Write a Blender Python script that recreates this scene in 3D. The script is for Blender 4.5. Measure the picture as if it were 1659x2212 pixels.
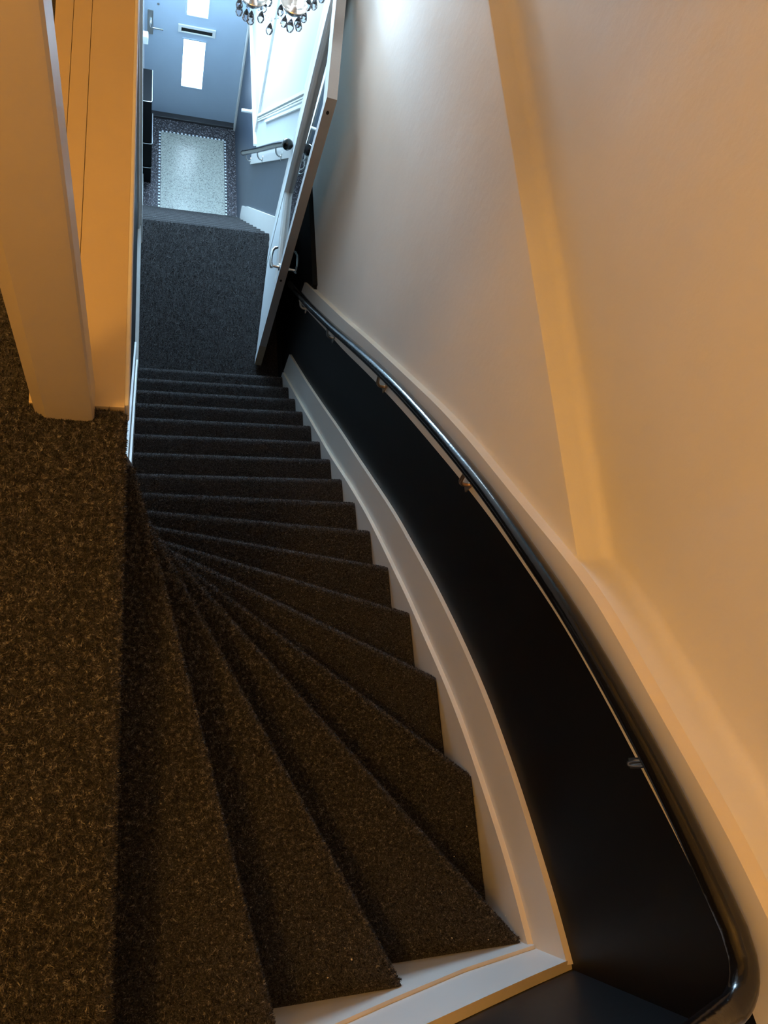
import bpy, math, random
import numpy as np
from mathutils import Vector, Matrix

random.seed(7)
rng = np.random.default_rng(7)
scene = bpy.context.scene
for o in list(bpy.data.objects):
    bpy.data.objects.remove(o)
COL = scene.collection

# ------------------------------------------------------------------ camera
CAM_H = 1.3295                       # above the upper floor (z = 0)
AX = np.array([0.95632841, 0.015955, 0.29185855])      # world X seen in camera axes (right, down, forward)
AY = np.array([-0.07817805, -0.94816941, 0.3079983])   # world Y
AD = np.array([-0.28164546, 0.31736446, 0.90551402])   # world down
cam_d = bpy.data.cameras.new('camera')
cam = bpy.data.objects.new('camera', cam_d)
COL.objects.link(cam)
right = Vector((AX[0], AY[0], -AD[0])); down = Vector((AX[1], AY[1], -AD[1])); fwd = Vector((AX[2], AY[2], -AD[2]))
right.normalize(); fwd = (fwd - right * fwd.dot(right)).normalized(); up = right.cross(fwd).normalized()
M = Matrix.Identity(4)
for i in range(3):
    M[i][0] = right[i]; M[i][1] = up[i]; M[i][2] = -fwd[i]
M[0][3], M[1][3], M[2][3] = 0.0, 0.0, CAM_H
cam.matrix_world = M
cam_d.sensor_fit = 'VERTICAL'; cam_d.sensor_height = 24.0
cam_d.lens = 1694.86 / 2212.0 * 24.0
cam_d.clip_start = 0.02; cam_d.clip_end = 100
scene.camera = cam

# ------------------------------------------------------------------ world, lights, exposure
w = bpy.data.worlds.new('world'); scene.world = w; w.use_nodes = True
w.node_tree.nodes['Background'].inputs[0].default_value = (0.72, 0.86, 1.0, 1)
w.node_tree.nodes['Background'].inputs[1].default_value = 1.0

def area_light(name, loc, target, sx, sy, power, color):
    d = bpy.data.lights.new(name, 'AREA'); d.shape = 'RECTANGLE'; d.size = sx; d.size_y = sy
    d.energy = power; d.color = color
    o = bpy.data.objects.new(name, d); COL.objects.link(o); o.location = loc
    o.rotation_euler = (Vector(target) - Vector(loc)).to_track_quat('-Z', 'Y').to_euler()
    return o
# daylight through the tall fanlight above the front door
DAY = (0.45, 0.72, 1.0)
area_light('daylight_fanlight', (0.42, 6.76, -2.85), (0.42, 3.0, -2.6), 0.86, 1.0, 215, DAY)
hd = bpy.data.lights.new('hall_fill_light', 'POINT'); hd.energy = 44; hd.color = DAY; hd.shadow_soft_size = 0.14  # unseen fill light, added to brighten the front door and hall floor
ho = bpy.data.objects.new('hall_fill_light', hd); COL.objects.link(ho); ho.location = (0.02, 5.10, -2.35)
# warm ceiling lamp of the upper floor, behind the viewer
WARM = (1.0, 0.48, 0.08)
ld = bpy.data.lights.new('ceiling_lamp', 'POINT'); ld.energy = 51; ld.color = WARM; ld.shadow_soft_size = 0.11
lo = bpy.data.objects.new('ceiling_lamp', ld); COL.objects.link(lo); lo.location = (-0.85, 0.02, 2.28)

vs = scene.view_settings
vs.view_transform = 'Standard'; vs.look = 'None'; vs.gamma = 1.0; vs.use_curve_mapping = False
vs.exposure = 0.0

# ------------------------------------------------------------------ materials
MATS = {}
def nodes_of(name):
    m = bpy.data.materials.new(name); m.use_nodes = True
    nt = m.node_tree; b = nt.nodes['Principled BSDF']
    return m, nt, b
def N(nt, t, **kw):
    n = nt.nodes.new(t)
    for k, v in kw.items():
        if k in n.inputs: n.inputs[k].default_value = v
        else: setattr(n, k, v)
    return n
def paint(name, col, rough=0.5, bump=0.12, scale=60, var=0.05, spec=0.5, dist=0.004, coarse=6):
    m, nt, b = nodes_of(name); L = nt.links
    tc = N(nt, 'ShaderNodeTexCoord')
    n1 = N(nt, 'ShaderNodeTexNoise', Scale=scale, Detail=5.0)
    n2 = N(nt, 'ShaderNodeTexNoise', Scale=coarse, Detail=3.0)
    L.new(tc.outputs['Object'], n1.inputs['Vector']); L.new(tc.outputs['Object'], n2.inputs['Vector'])
    mix = N(nt, 'ShaderNodeMix', data_type='RGBA')
    mix.inputs[6].default_value = (*[c * (1 - var) for c in col], 1); mix.inputs[7].default_value = (*[min(1, c * (1 + var)) for c in col], 1)
    L.new(n2.outputs['Fac'], mix.inputs[0]); L.new(mix.outputs[2], b.inputs['Base Color'])
    add = N(nt, 'ShaderNodeMath', operation='MULTIPLY_ADD'); add.inputs[1].default_value = 3.0
    L.new(n2.outputs['Fac'], add.inputs[0]); L.new(n1.outputs['Fac'], add.inputs[2])
    bp = N(nt, 'ShaderNodeBump', Strength=bump, Distance=dist)
    L.new(add.outputs[0], bp.inputs['Height']); L.new(bp.outputs['Normal'], b.inputs['Normal'])
    b.inputs['Roughness'].default_value = rough; b.inputs['Specular IOR Level'].default_value = spec
    MATS[name] = m
    return m
def metal(name, col, rough):
    m, nt, b = nodes_of(name); L = nt.links
    n1 = N(nt, 'ShaderNodeTexNoise', Scale=180.0, Detail=2.0)
    mr = N(nt, 'ShaderNodeMapRange'); mr.inputs[3].default_value = rough * 0.8; mr.inputs[4].default_value = rough * 1.25
    L.new(n1.outputs['Fac'], mr.inputs[0]); L.new(mr.outputs[0], b.inputs['Roughness'])
    b.inputs['Base Color'].default_value = (*col, 1); b.inputs['Metallic'].default_value = 1.0
    MATS[name] = m
    return m
paint('plaster', (0.76, 0.74, 0.70), 0.6, 0.18, 45, 0.03)
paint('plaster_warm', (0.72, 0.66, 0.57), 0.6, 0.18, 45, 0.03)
paint('trim_white', (0.74, 0.72, 0.68), 0.38, 0.10, 30, 0.03)
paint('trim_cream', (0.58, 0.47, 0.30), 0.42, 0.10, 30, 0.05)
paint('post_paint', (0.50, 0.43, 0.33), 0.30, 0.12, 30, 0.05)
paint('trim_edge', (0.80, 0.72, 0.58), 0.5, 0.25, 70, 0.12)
paint('black_paint', (0.005, 0.005, 0.006), 0.45, 0.05, 40, 0.15, 0.3)
paint('rail_black', (0.006, 0.006, 0.007), 0.16, 0.22, 55, 0.1, 0.6, 0.003)
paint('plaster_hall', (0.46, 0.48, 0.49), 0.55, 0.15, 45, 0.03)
paint('door_grey', (0.50, 0.60, 0.72), 0.45, 0.05, 60, 0.03)
paint('door_white', (0.74, 0.76, 0.76), 0.38, 0.06, 60, 0.03)
paint('black_paint_daylit', (0.050, 0.065, 0.092), 0.40, 0.05, 40, 0.12, 0.5)  # black dado paint with the hall's blue daylight put into its colour
paint('door_edge', (0.36, 0.335, 0.31), 0.5, 0.2, 60, 0.12)
paint('bare_wood', (0.36, 0.27, 0.17), 0.6, 0.3, 80, 0.25)
paint('sill_dark', (0.045, 0.042, 0.045), 0.4, 0.1, 40, 0.2)
paint('plastic_white', (0.80, 0.80, 0.78), 0.35, 0.02, 60, 0.01)
paint('plastic_black', (0.005, 0.005, 0.006), 0.7, 0.03, 60, 0.1, 0.15)
paint('hole_dark', (0.01, 0.009, 0.008), 0.8, 0.0, 60, 0.1)
paint('crumb_pale', (0.75, 0.68, 0.55), 0.7, 0.2, 90, 0.1)
paint('tile_white', (0.75, 0.77, 0.78), 0.3, 0.02, 60, 0.03)
paint('tile_black', (0.03, 0.03, 0.035), 0.3, 0.02, 60, 0.1)
metal('chrome', (0.78, 0.78, 0.76), 0.22)
metal('brushed', (0.55, 0.55, 0.54), 0.38)
metal('brass_old', (0.62, 0.42, 0.26), 0.4)

def carpet(name, islands):
    m, nt, b = nodes_of(name); L = nt.links
    cr = N(nt, 'ShaderNodeValToRGB')
    el = cr.color_ramp.elements
    el[0].position = 0.0; el[0].color = (0.005, 0.005, 0.0055, 1)
    el[1].position = 1.0; el[1].color = (0.28, 0.27, 0.255, 1)
    for p, c in ((0.30, 0.008), (0.52, 0.026), (0.72, 0.072)):
        e = el.new(p); e.color = (c * 1.08, c * 0.93, c * 0.92, 1)
    if islands:
        g = N(nt, 'ShaderNodeNewGeometry'); tc = N(nt, 'ShaderNodeTexCoord')
        n1 = N(nt, 'ShaderNodeTexNoise', Scale=125.0, Detail=1.0); L.new(tc.outputs['Object'], n1.inputs['Vector'])
        mr = N(nt, 'ShaderNodeMapRange'); mr.inputs[1].default_value = 0.33; mr.inputs[2].default_value = 0.67
        L.new(n1.outputs['Fac'], mr.inputs[0])
        ml = N(nt, 'ShaderNodeMix'); ml.inputs[0].default_value = 0.55
        L.new(g.outputs['Random Per Island'], ml.inputs[2]); L.new(mr.outputs[0], ml.inputs[3]); L.new(ml.outputs[0], cr.inputs[0])
    else:
        tc = N(nt, 'ShaderNodeTexCoord')
        n1 = N(nt, 'ShaderNodeTexNoise', Scale=330.0, Detail=4.0, Roughness=0.75)
        L.new(tc.outputs['Object'], n1.inputs['Vector'])
        mr = N(nt, 'ShaderNodeMapRange'); mr.inputs[1].default_value = 0.36; mr.inputs[2].default_value = 0.68
        L.new(n1.outputs['Fac'], mr.inputs[0]); L.new(mr.outputs[0], cr.inputs[0])
        bp = N(nt, 'ShaderNodeBump', Strength=0.9, Distance=0.006)
        L.new(n1.outputs['Fac'], bp.inputs['Height']); L.new(bp.outputs['Normal'], b.inputs['Normal'])
    L.new(cr.outputs[0], b.inputs['Base Color'])
    b.inputs['Roughness'].default_value = 0.9; b.inputs['Specular IOR Level'].default_value = 0.15
    b.inputs['Sheen Weight'].default_value = 0.25; b.inputs['Sheen Roughness'].default_value = 0.5
    MATS[name] = m
carpet('carpet', False); carpet('carpet_pile', True)

def terrazzo(name, c0, c1, c2, rough):
    m, nt, b = nodes_of(name); L = nt.links
    tc = N(nt, 'ShaderNodeTexCoord')
    v = N(nt, 'ShaderNodeTexVoronoi', Scale=140.0); L.new(tc.outputs['Object'], v.inputs['Vector'])
    sep = N(nt, 'ShaderNodeSeparateColor'); L.new(v.outputs['Color'], sep.inputs[0])
    cr = N(nt, 'ShaderNodeValToRGB'); cr.color_ramp.interpolation = 'CONSTANT'
    el = cr.color_ramp.elements
    el[0].color = (*c0, 1); el[1].position = 0.55; el[1].color = (*c1, 1)
    e = el.new(0.86); e.color = (*c2, 1)
    L.new(sep.outputs[0], cr.inputs[0]); L.new(cr.outputs[0], b.inputs['Base Color'])
    b.inputs['Roughness'].default_value = rough
    n2 = N(nt, 'ShaderNodeTexNoise', Scale=25.0, Detail=3.0); L.new(tc.outputs['Object'], n2.inputs['Vector'])
    bp = N(nt, 'ShaderNodeBump', Strength=0.12, Distance=0.004)
    L.new(n2.outputs['Fac'], bp.inputs['Height']); L.new(bp.outputs['Normal'], b.inputs['Normal'])
    MATS[name] = m
terrazzo('terrazzo_dark', (0.035, 0.032, 0.036), (0.09, 0.075, 0.08), (0.26, 0.24, 0.25), 0.22)
terrazzo('terrazzo_light', (0.36, 0.36, 0.31), (0.46, 0.45, 0.39), (0.20, 0.20, 0.18), 0.22)

def emit(name, col, s):
    m, nt, b = nodes_of(name)
    b.inputs['Base Color'].default_value = (0.8, 0.85, 0.9, 1)
    b.inputs['Emission Color'].default_value = (*col, 1); b.inputs['Emission Strength'].default_value = s
    MATS[name] = m
emit('lit_pane', (0.58, 0.80, 1.0), 7.0)
emit('bulb_lit', (0.85, 0.93, 1.0), 12.0)
def glass(name, tint, rough=0.0, solid=False):
    m, nt, b = nodes_of(name); L = nt.links
    if solid:
        b.inputs['Base Color'].default_value = (*tint, 1); b.inputs['Transmission Weight'].default_value = 1.0
        b.inputs['Roughness'].default_value = rough; b.inputs['IOR'].default_value = 1.5
    else:
        out = nt.nodes['Material Output']
        tr = N(nt, 'ShaderNodeBsdfTransparent'); tr.inputs[0].default_value = (*tint, 1)
        gl = N(nt, 'ShaderNodeBsdfGlossy'); gl.inputs['Roughness'].default_value = rough
        fr = N(nt, 'ShaderNodeFresnel', IOR=1.5)
        mx = N(nt, 'ShaderNodeMixShader')
        L.new(fr.outputs[0], mx.inputs[0]); L.new(tr.outputs[0], mx.inputs[1]); L.new(gl.outputs[0], mx.inputs[2])
        L.new(mx.outputs[0], out.inputs[0])
    MATS[name] = m
glass('door_glass', (0.93, 0.97, 0.97))
def crystal_mat():
    m, nt, b = nodes_of('crystal'); L = nt.links; out = nt.nodes['Material Output']
    tr = N(nt, 'ShaderNodeBsdfTransparent'); tr.inputs[0].default_value = (0.80, 0.80, 0.82, 1)
    gl = N(nt, 'ShaderNodeBsdfGlossy'); gl.inputs['Roughness'].default_value = 0.12; gl.inputs['Color'].default_value = (0.9, 0.9, 0.9, 1)
    lw = N(nt, 'ShaderNodeFresnel', IOR=1.65)
    mx = N(nt, 'ShaderNodeMixShader'); L.new(lw.outputs[0], mx.inputs[0]); L.new(tr.outputs[0], mx.inputs[1]); L.new(gl.outputs[0], mx.inputs[2])
    L.new(mx.outputs[0], out.inputs[0]); MATS['crystal'] = m
crystal_mat()

# ------------------------------------------------------------------ mesh helpers
def link(name, me, mat, parent=None):
    o = bpy.data.objects.new(name, me); COL.objects.link(o)
    if mat and not me.materials: me.materials.append(MATS[mat])
    if parent: o.parent = parent
    return o
def shade(me, angle=35):
    me.polygons.foreach_set('use_smooth', [True] * len(me.polygons))
    try: me.set_sharp_from_angle(angle=math.radians(angle))
    except Exception: pass
def mesh(name, verts, faces, mat, parent=None, smooth=None):
    me = bpy.data.meshes.new(name); me.from_pydata([tuple(map(float, v)) for v in verts], [], faces)
    me.validate(); me.update()
    if smooth: shade(me, smooth)
    return link(name, me, mat, parent)
class MB:
    def __init__(s): s.v = []; s.f = []
    def add(s, v, f):
        k = len(s.v); s.v += [tuple(map(float, a)) for a in v]; s.f += [tuple(i + k for i in a) for a in f]; return s
    def box(s, x0, x1, y0, y1, z0, z1):
        v = [(x, y, z) for x in (x0, x1) for y in (y0, y1) for z in (z0, z1)]
        return s.add(v, [(0, 1, 3, 2), (4, 6, 7, 5), (0, 4, 5, 1), (2, 3, 7, 6), (0, 2, 6, 4), (1, 5, 7, 3)])
    def bbox(s, x0, x1, y0, y1, z0, z1, b=0.003):
        import bmesh
        bm = bmesh.new(); bmesh.ops.create_cube(bm, size=1)
        for v in bm.verts:
            v.co = Vector(((x0 + x1) / 2 + v.co.x * (x1 - x0), (y0 + y1) / 2 + v.co.y * (y1 - y0), (z0 + z1) / 2 + v.co.z * (z1 - z0)))
        bmesh.ops.bevel(bm, geom=list(bm.edges), offset=b, segments=2, affect='EDGES', profile=0.5)
        bm.verts.ensure_lookup_table(); bm.verts.index_update()
        s.add([v.co[:] for v in bm.verts], [tuple(v.index for v in f.verts) for f in bm.faces]); bm.free(); return s
    def tube(s, path, rad, n=12, caps=True):
        path = [Vector(p) for p in path]; rads = rad if isinstance(rad, (list, tuple)) else [rad] * len(path)
        k = len(s.v); prev = None
        for i, p in enumerate(path):
            t = (path[min(i + 1, len(path) - 1)] - path[max(i - 1, 0)]).normalized()
            if prev is None:
                a = Vector((0, 0, 1)) if abs(t.z) < 0.9 else Vector((1, 0, 0)); u = t.cross(a).normalized()
            else: u = (prev - t * prev.dot(t)).normalized()
            prev = u; v2 = t.cross(u)
            for j in range(n):
                an = 2 * math.pi * j / n
                s.v.append(tuple(p + (u * math.cos(an) + v2 * math.sin(an)) * rads[i]))
        for i in range(len(path) - 1):
            for j in range(n):
                a = k + i * n + j; b = k + i * n + (j + 1) % n
                s.f.append((a, b, b + n, a + n))
        if caps:
            s.f.append(tuple(k + j for j in reversed(range(n)))); s.f.append(tuple(k + (len(path) - 1) * n + j for j in range(n)))
        return s
    def lathe(s, c, prof, n=20):
        c = Vector(c); k = len(s.v)
        for r, z in prof:
            for j in range(n):
                an = 2 * math.pi * j / n; s.v.append((c.x + r * math.cos(an), c.y + r * math.sin(an), c.z + z))
        for i in range(len(prof) - 1):
            for j in range(n):
                a = k + i * n + j; b = k + i * n + (j + 1) % n; s.f.append((a, b, b + n, a + n))
        s.f.append(tuple(k + j for j in reversed(range(n)))); s.f.append(tuple(k + (len(prof) - 1) * n + j for j in range(n)))
        return s
    def prism(s, poly, axis, a0, a1):
        """poly: 2D points; extruded along axis 'x' (poly=(y,z)), 'y' (poly=(x,z)) or 'z' (poly=(x,y))"""
        def P(q, a): return {'x': (a, q[0], q[1]), 'y': (q[0], a, q[1]), 'z': (q[0], q[1], a)}[axis]
        n = len(poly); k = len(s.v)
        s.v += [P(q, a0) for q in poly] + [P(q, a1) for q in poly]
        for i in range(n):
            j = (i + 1) % n; s.f.append((k + i, k + j, k + n + j, k + n + i))
        s.f.append(tuple(k + i for i in reversed(range(n)))); s.f.append(tuple(k + n + i for i in range(n)))
        return s
    def strip(s, lo, hi, x0, x1, axis='x'):
        """slab between two profiles lo / hi (lists of (t, z) with equal t), thick from x0 to x1"""
        k = len(s.v); n = len(lo)
        for (t, za), (_, zb) in zip(lo, hi):
            for xx, zz in ((x0, za), (x1, za), (x1, zb), (x0, zb)):
                s.v.append((xx, t, zz) if axis == 'x' else (t, xx, zz))
        for i in range(n - 1):
            a = k + 4 * i
            for j in range(4):
                j2 = (j + 1) % 4; s.f.append((a + j, a + j2, a + 4 + j2, a + 4 + j))
        s.f.append((k, k + 1, k + 2, k + 3)); e = k + 4 * (n - 1); s.f.append((e + 3, e + 2, e + 1, e))
        return s
    def build(s, name, mat, parent=None, smooth=None):
        o = mesh(name, s.v, s.f, mat, parent, smooth)
        import bmesh
        bm = bmesh.new(); bm.from_mesh(o.data); bmesh.ops.recalc_face_normals(bm, faces=bm.faces); bm.to_mesh(o.data); bm.free()
        if smooth: shade(o.data, smooth)
        return o
def tag(o, label=None, cat=None, group=None, kind=None):
    if label: o['label'] = label
    if cat: o['category'] = cat
    if group: o['group'] = group
    if kind: o['kind'] = kind
    return o
def struct(o, label=None): return tag(o, label=label, kind='structure')
def thing(name, label, cat, loc=(0, 0, 0), group=None):
    o = bpy.data.objects.new(name, None); COL.objects.link(o); o.location = loc; o.empty_display_size = 0.1
    return tag(o, label, cat, group)
def part(o, parent):
    o.parent = parent; o.matrix_parent_inverse = Matrix.Translation(parent.location).inverted(); return o
def interp(tab):
    xs = np.array([a for a, _ in tab]); ys = np.array([b for _, b in tab]); i = np.argsort(xs); xs, ys = xs[i], ys[i]
    def f(x):
        if x <= xs[0]: return float(ys[0] + (x - xs[0]) * (ys[1] - ys[0]) / (xs[1] - xs[0]))
        if x >= xs[-1]: return float(ys[-1] + (x - xs[-1]) * (ys[-1] - ys[-2]) / (xs[-1] - xs[-2]))
        return float(np.interp(x, xs, ys))
    return f
def smoothtab(tab, n=60, k=2):
    f = interp(tab); xs = np.linspace(min(a for a, _ in tab), max(a for a, _ in tab), n); ys = np.array([f(x) for x in xs])
    for _ in range(k):
        ys[1:-1] = (ys[:-2] + 2 * ys[1:-1] + ys[2:]) / 4
    return interp(list(zip(xs, ys)))

# ------------------------------------------------------------------ key measures
R = 0.2                                # rise of every step
XL, XR = -0.058, 0.880                 # inner faces of the stair strings
YB = -0.424                            # string on the back wall
ZL = -18 * R                           # lower landing
ZH = ZL - 10 * R                       # hall floor
E1 = smoothtab([(2.57, -3.36), (2.194, -2.96), (1.814, -2.549), (1.48, -2.188), (1.285, -1.958), (1.148, -1.806), (1.0, -1.645), (0.821, -1.473), (0.715, -1.375), (0.544, -1.215), (0.43, -1.12), (0.325, -1.03), (0.233, -0.95), (0.132, -0.875), (0.047, -0.816), (-0.056, -0.755), (-0.206, -0.668), (-0.305, -0.618), (-0.424, -0.575)])
E2 = smoothtab([(2.62, -3.19), (2.508, -3.075), (2.177, -2.729), (1.853, -2.375), (1.588, -2.078), (1.325, -1.797), (1.134, -1.588), (1.013, -1.456), (0.879, -1.314), (0.736, -1.181), (0.554, -1.008), (0.339, -0.827), (0.157, -0.694), (-0.059, -0.572), (-0.236, -0.493), (-0.348, -0.444), (-0.43, -0.42)])
BL = smoothtab([(2.95, -2.995), (2.665, -2.691), (2.223, -2.213), (1.885, -1.853), (1.636, -1.572), (1.395, -1.307), (1.2, -1.098), (1.082, -0.978), (0.968, -0.862), (0.836, -0.728), (0.726, -0.621), (0.625, -0.524), (0.512, -0.423), (0.422, -0.347), (0.34, -0.276), (0.266, -0.216), (0.107, -0.107), (0.051, -0.071), (-0.001, -0.038), (-0.05, -0.010), (-0.119, 0.035), (-0.215, 0.091), (-0.288, 0.13), (-0.356, 0.155), (-0.44, 0.18)])
BU = smoothtab([(2.80, -2.635), (2.042, -1.828), (1.76, -1.516), (1.507, -1.245), (1.298, -1.022), (1.069, -0.779), (0.874, -0.59), (0.578, -0.325), (0.44, -0.197), (0.312, -0.086), (0.162, 0.005), (0.07, 0.06), (-0.025, 0.117), (-0.121, 0.178), (-0.206, 0.221), (-0.32, 0.27), (-0.44, 0.31)])

# ------------------------------------------------------------------ setting: walls right
def wall_right():
    ys = sorted(set(list(np.linspace(-0.55, 0.36, 30)) + [0.38, 0.39, 0.40, 0.41, 0.43] + list(np.linspace(0.5, 3.70, 20))))
    V = []; F = []; n = None
    for y in ys:
        zt = max(-0.167, BU(y)) if y < 0.6 else -0.167
        prof = [(0.925, -4.0), (0.925, zt - 0.007), (0.927, zt - 0.002), (0.932, zt)]
        for a in range(0, 7):
            t = math.radians(90 * a / 6); prof.append((0.978 + 0.030 * math.sin(t), zt + 0.030 * (1 - math.cos(t))))
        prof += [(1.008, 2.55), (1.15, 2.55), (1.15, -4.0)]
        n = len(prof); V += [(x, y, z) for x, z in prof]
    for i in range(len(ys) - 1):
        for j in range(n):
            j2 = (j + 1) % n; F.append((i * n + j, i * n + j2, (i + 1) * n + j2, (i + 1) * n + j))
    F.append(tuple(range(n))); F.append(tuple((len(ys) - 1) * n + j for j in reversed(range(n))))
    m = MB(); m.add(V, F)
    return m.build('wall_right', 'plaster', None, 40)
struct(wall_right(), 'off-white plaster wall beside the upper flight with a ledge along it')

# black dado of the upper flight and landing
ys = list(np.linspace(-0.456, 2.62, 60))
m = MB().strip([(y, -4.0) for y in ys], [(y, BL(y) + 0.02) for y in ys], 0.910, 0.926)
m.strip([(2.62, -4.0), (3.70, -4.0)], [(2.62, -2.45), (3.70, -2.42)], 0.910, 0.926)
struct(m.build('wall_dado_right', 'black_paint'), 'black painted dado wall between the stair string and the handrail board')
m = MB().strip([(2.64, -2.45), (3.70, -2.42)], [(2.64, -2.425), (3.70, -2.395)], 0.898, 0.928)
struct(m.build('trim_landing_dado_cap', 'black_paint'), 'dark cap strip on top of the landing dado')
m = MB().strip([(2.60, -3.62), (3.66, -3.62)], [(2.60, -3.42), (3.66, -3.46)], 0.888, 0.912)
struct(m.build('baseboard_landing_right', 'black_paint'), 'dark skirting board along the right side of the landing')

# strings on the right wall (three boards stepping back)
def board(name, f_lo, f_hi, x0, x1, y0, y1, mat, edge, n=70, axis='x'):
    ys = list(np.linspace(y0, y1, n))
    m = MB().strip([(y, f_lo(y)) for y in ys], [(y, f_hi(y)) for y in ys], x0, x1, axis)
    o = m.build(name, mat, None, 30)
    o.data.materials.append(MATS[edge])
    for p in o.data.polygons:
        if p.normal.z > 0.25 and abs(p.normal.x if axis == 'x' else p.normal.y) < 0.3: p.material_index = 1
    return o

# ------------------------------------------------------------------ back wall
b1 = interp([(0.900, -0.565), (0.673, -0.462), (0.475, -0.335), (0.335, -0.238), (-0.05, 0.02)])
b2 = interp([(0.910, -0.425), (0.78, -0.353), (0.64, -0.27), (0.478, -0.172), (-0.05, 0.16)])
m = MB().box(-1.3, 1.15, -0.60, -0.458, -1.2, 2.55)
struct(m.build('wall_back', 'plaster'), 'plaster wall behind the winding steps')
m = MB().strip([(-0.06, -1.2), (0.93, -1.2)], [(-0.06, 0.75), (0.93, 0.17)], -0.462, -0.452, 'y')
struct(m.build('wall_dado_back', 'black_paint'), 'black painted dado on the wall behind the winding steps')

# ------------------------------------------------------------------ left side
m = MB()
m.box(-0.30, -0.085, 0.66, 6.95, -6.0, -0.252); m.box(-0.30, -0.085, 0.66, 3.72, -0.252, -0.021); m.box(-0.30, -0.085, 3.72, 6.95, -0.252, 0.6)
struct(m.build('wall_left', 'plaster'), 'pale wall on the left of the stair shaft')
ys = [0.70, 1.4, 2.0, 2.65, 3.70]
dz = interp([(0.7, -0.3), (1.4, -0.9), (2.0, -1.45), (2.65, -1.75), (3.7, -1.75)])
m = MB().strip([(y, -4.0) for y in ys], [(y, dz(y)) for y in ys], -0.087, -0.076)
struct(m.build('wall_dado_left', 'black_paint'), 'dark dado on the left wall of the stair shaft')
nos = lambda y: -3.4 + (2.573 - y) * (R / 0.1808)      # nosing line of the straight flight
o = board('trim_left_string_upper', lambda y: nos(y) - 0.1, lambda y: nos(y) + 0.25, -0.078, -0.066, 0.95, 2.66, 'trim_white', 'trim_white')
struct(o, 'white upper string board on the left wall of the upper flight')
o = board('trim_left_string_lower', lambda y: nos(y) - 0.35, lambda y: nos(y) + 0.075, -0.078, XL + 0.001, 0.95, 2.59, 'trim_white', 'trim_white')
struct(o, 'white lower string board against the steps on the left wall')
m = MB().box(-0.080, -0.055, 2.58, 3.66, -3.62, -3.40)
struct(m.build('baseboard_landing_left', 'trim_white'), 'white skirting board on the left of the landing')

# painted ledge of boards at floor level and the post that stands at its end
lg = thing('trim_left_ledge', 'cream painted boards forming a ledge along the left edge of the stair shaft', 'ledge', (-0.10, 0.64, 0.0)); lg['kind'] = 'structure'
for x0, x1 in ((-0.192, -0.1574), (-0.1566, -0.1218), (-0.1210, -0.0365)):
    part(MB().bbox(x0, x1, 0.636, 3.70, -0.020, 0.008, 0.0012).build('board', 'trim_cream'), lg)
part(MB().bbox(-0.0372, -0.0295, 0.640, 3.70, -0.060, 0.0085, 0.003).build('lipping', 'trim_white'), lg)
m = MB()
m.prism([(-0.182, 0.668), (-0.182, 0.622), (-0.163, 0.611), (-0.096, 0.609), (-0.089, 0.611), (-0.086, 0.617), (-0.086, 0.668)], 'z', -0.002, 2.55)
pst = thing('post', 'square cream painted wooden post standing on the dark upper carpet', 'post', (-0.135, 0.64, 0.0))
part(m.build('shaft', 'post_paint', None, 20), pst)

# upper floor slab (carpet), far walls, ceiling
m = MB()
m.box(-1.30, -0.048, -0.45, 0.632, -0.25, -0.004); m.box(-1.30, -0.194, 0.632, 2.2, -0.25, -0.004)
fl = m.build('floor_upper', 'carpet'); struct(fl, 'dark carpeted floor of the upper landing')
m = MB().box(-1.45, -1.30, -0.6, 2.2, -0.25, 2.55)
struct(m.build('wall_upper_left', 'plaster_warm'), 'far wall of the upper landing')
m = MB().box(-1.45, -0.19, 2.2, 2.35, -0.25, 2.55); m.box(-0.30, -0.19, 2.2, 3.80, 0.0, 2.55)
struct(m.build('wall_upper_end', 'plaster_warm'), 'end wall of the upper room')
m = MB().box(-1.45, 1.15, -0.6, 3.85, 2.55, 2.65)
struct(m.build('ceiling', 'plaster'), 'ceiling of the upper floor')

# partition between landing and lower flight: wall above the doorway, jambs
m = MB().box(-0.19, 1.15, 3.70, 3.80, 0.45, 2.55); m.box(-0.19, -0.085, 3.70, 3.80, -0.02, 0.45)
struct(m.build('wall_partition', 'plaster'), 'wall above the glazed door on the landing')
m = MB().bbox(-0.090, -0.047, 3.665, 3.80, ZL - 0.02, -1.10, 0.004); m.bbox(-0.090, -0.062, 3.630, 3.665, ZL - 0.02, -1.10, 0.004)
struct(m.build('trim_jamb_left', 'trim_white'), 'off-white left jamb of the glazed landing door')
m = MB().bbox(0.858, 0.93, 3.72, 3.80, ZL - 0.02, -1.10, 0.004)
struct(m.build('trim_jamb_right', 'trim_white'), 'off-white right jamb of the glazed landing door')
m = MB().bbox(-0.085, 0.93, 3.70, 3.80, -1.18, -1.10, 0.004)
struct(m.build('trim_head', 'trim_white'), 'off-white head of the landing door frame')
wt = thing('window_2', 'clear glass light above the landing door', 'window', (0.42, 3.75, -1.10)); wt['kind'] = 'structure'
part(MB().box(-0.085, 0.925, 3.745, 3.751, -1.10, 0.45).build('pane', 'door_glass'), wt)
part(MB().bbox(-0.085, -0.045, 3.72, 3.78, -1.10, 0.45, 0.003).build('window_frame', 'trim_white'), wt)

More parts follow.
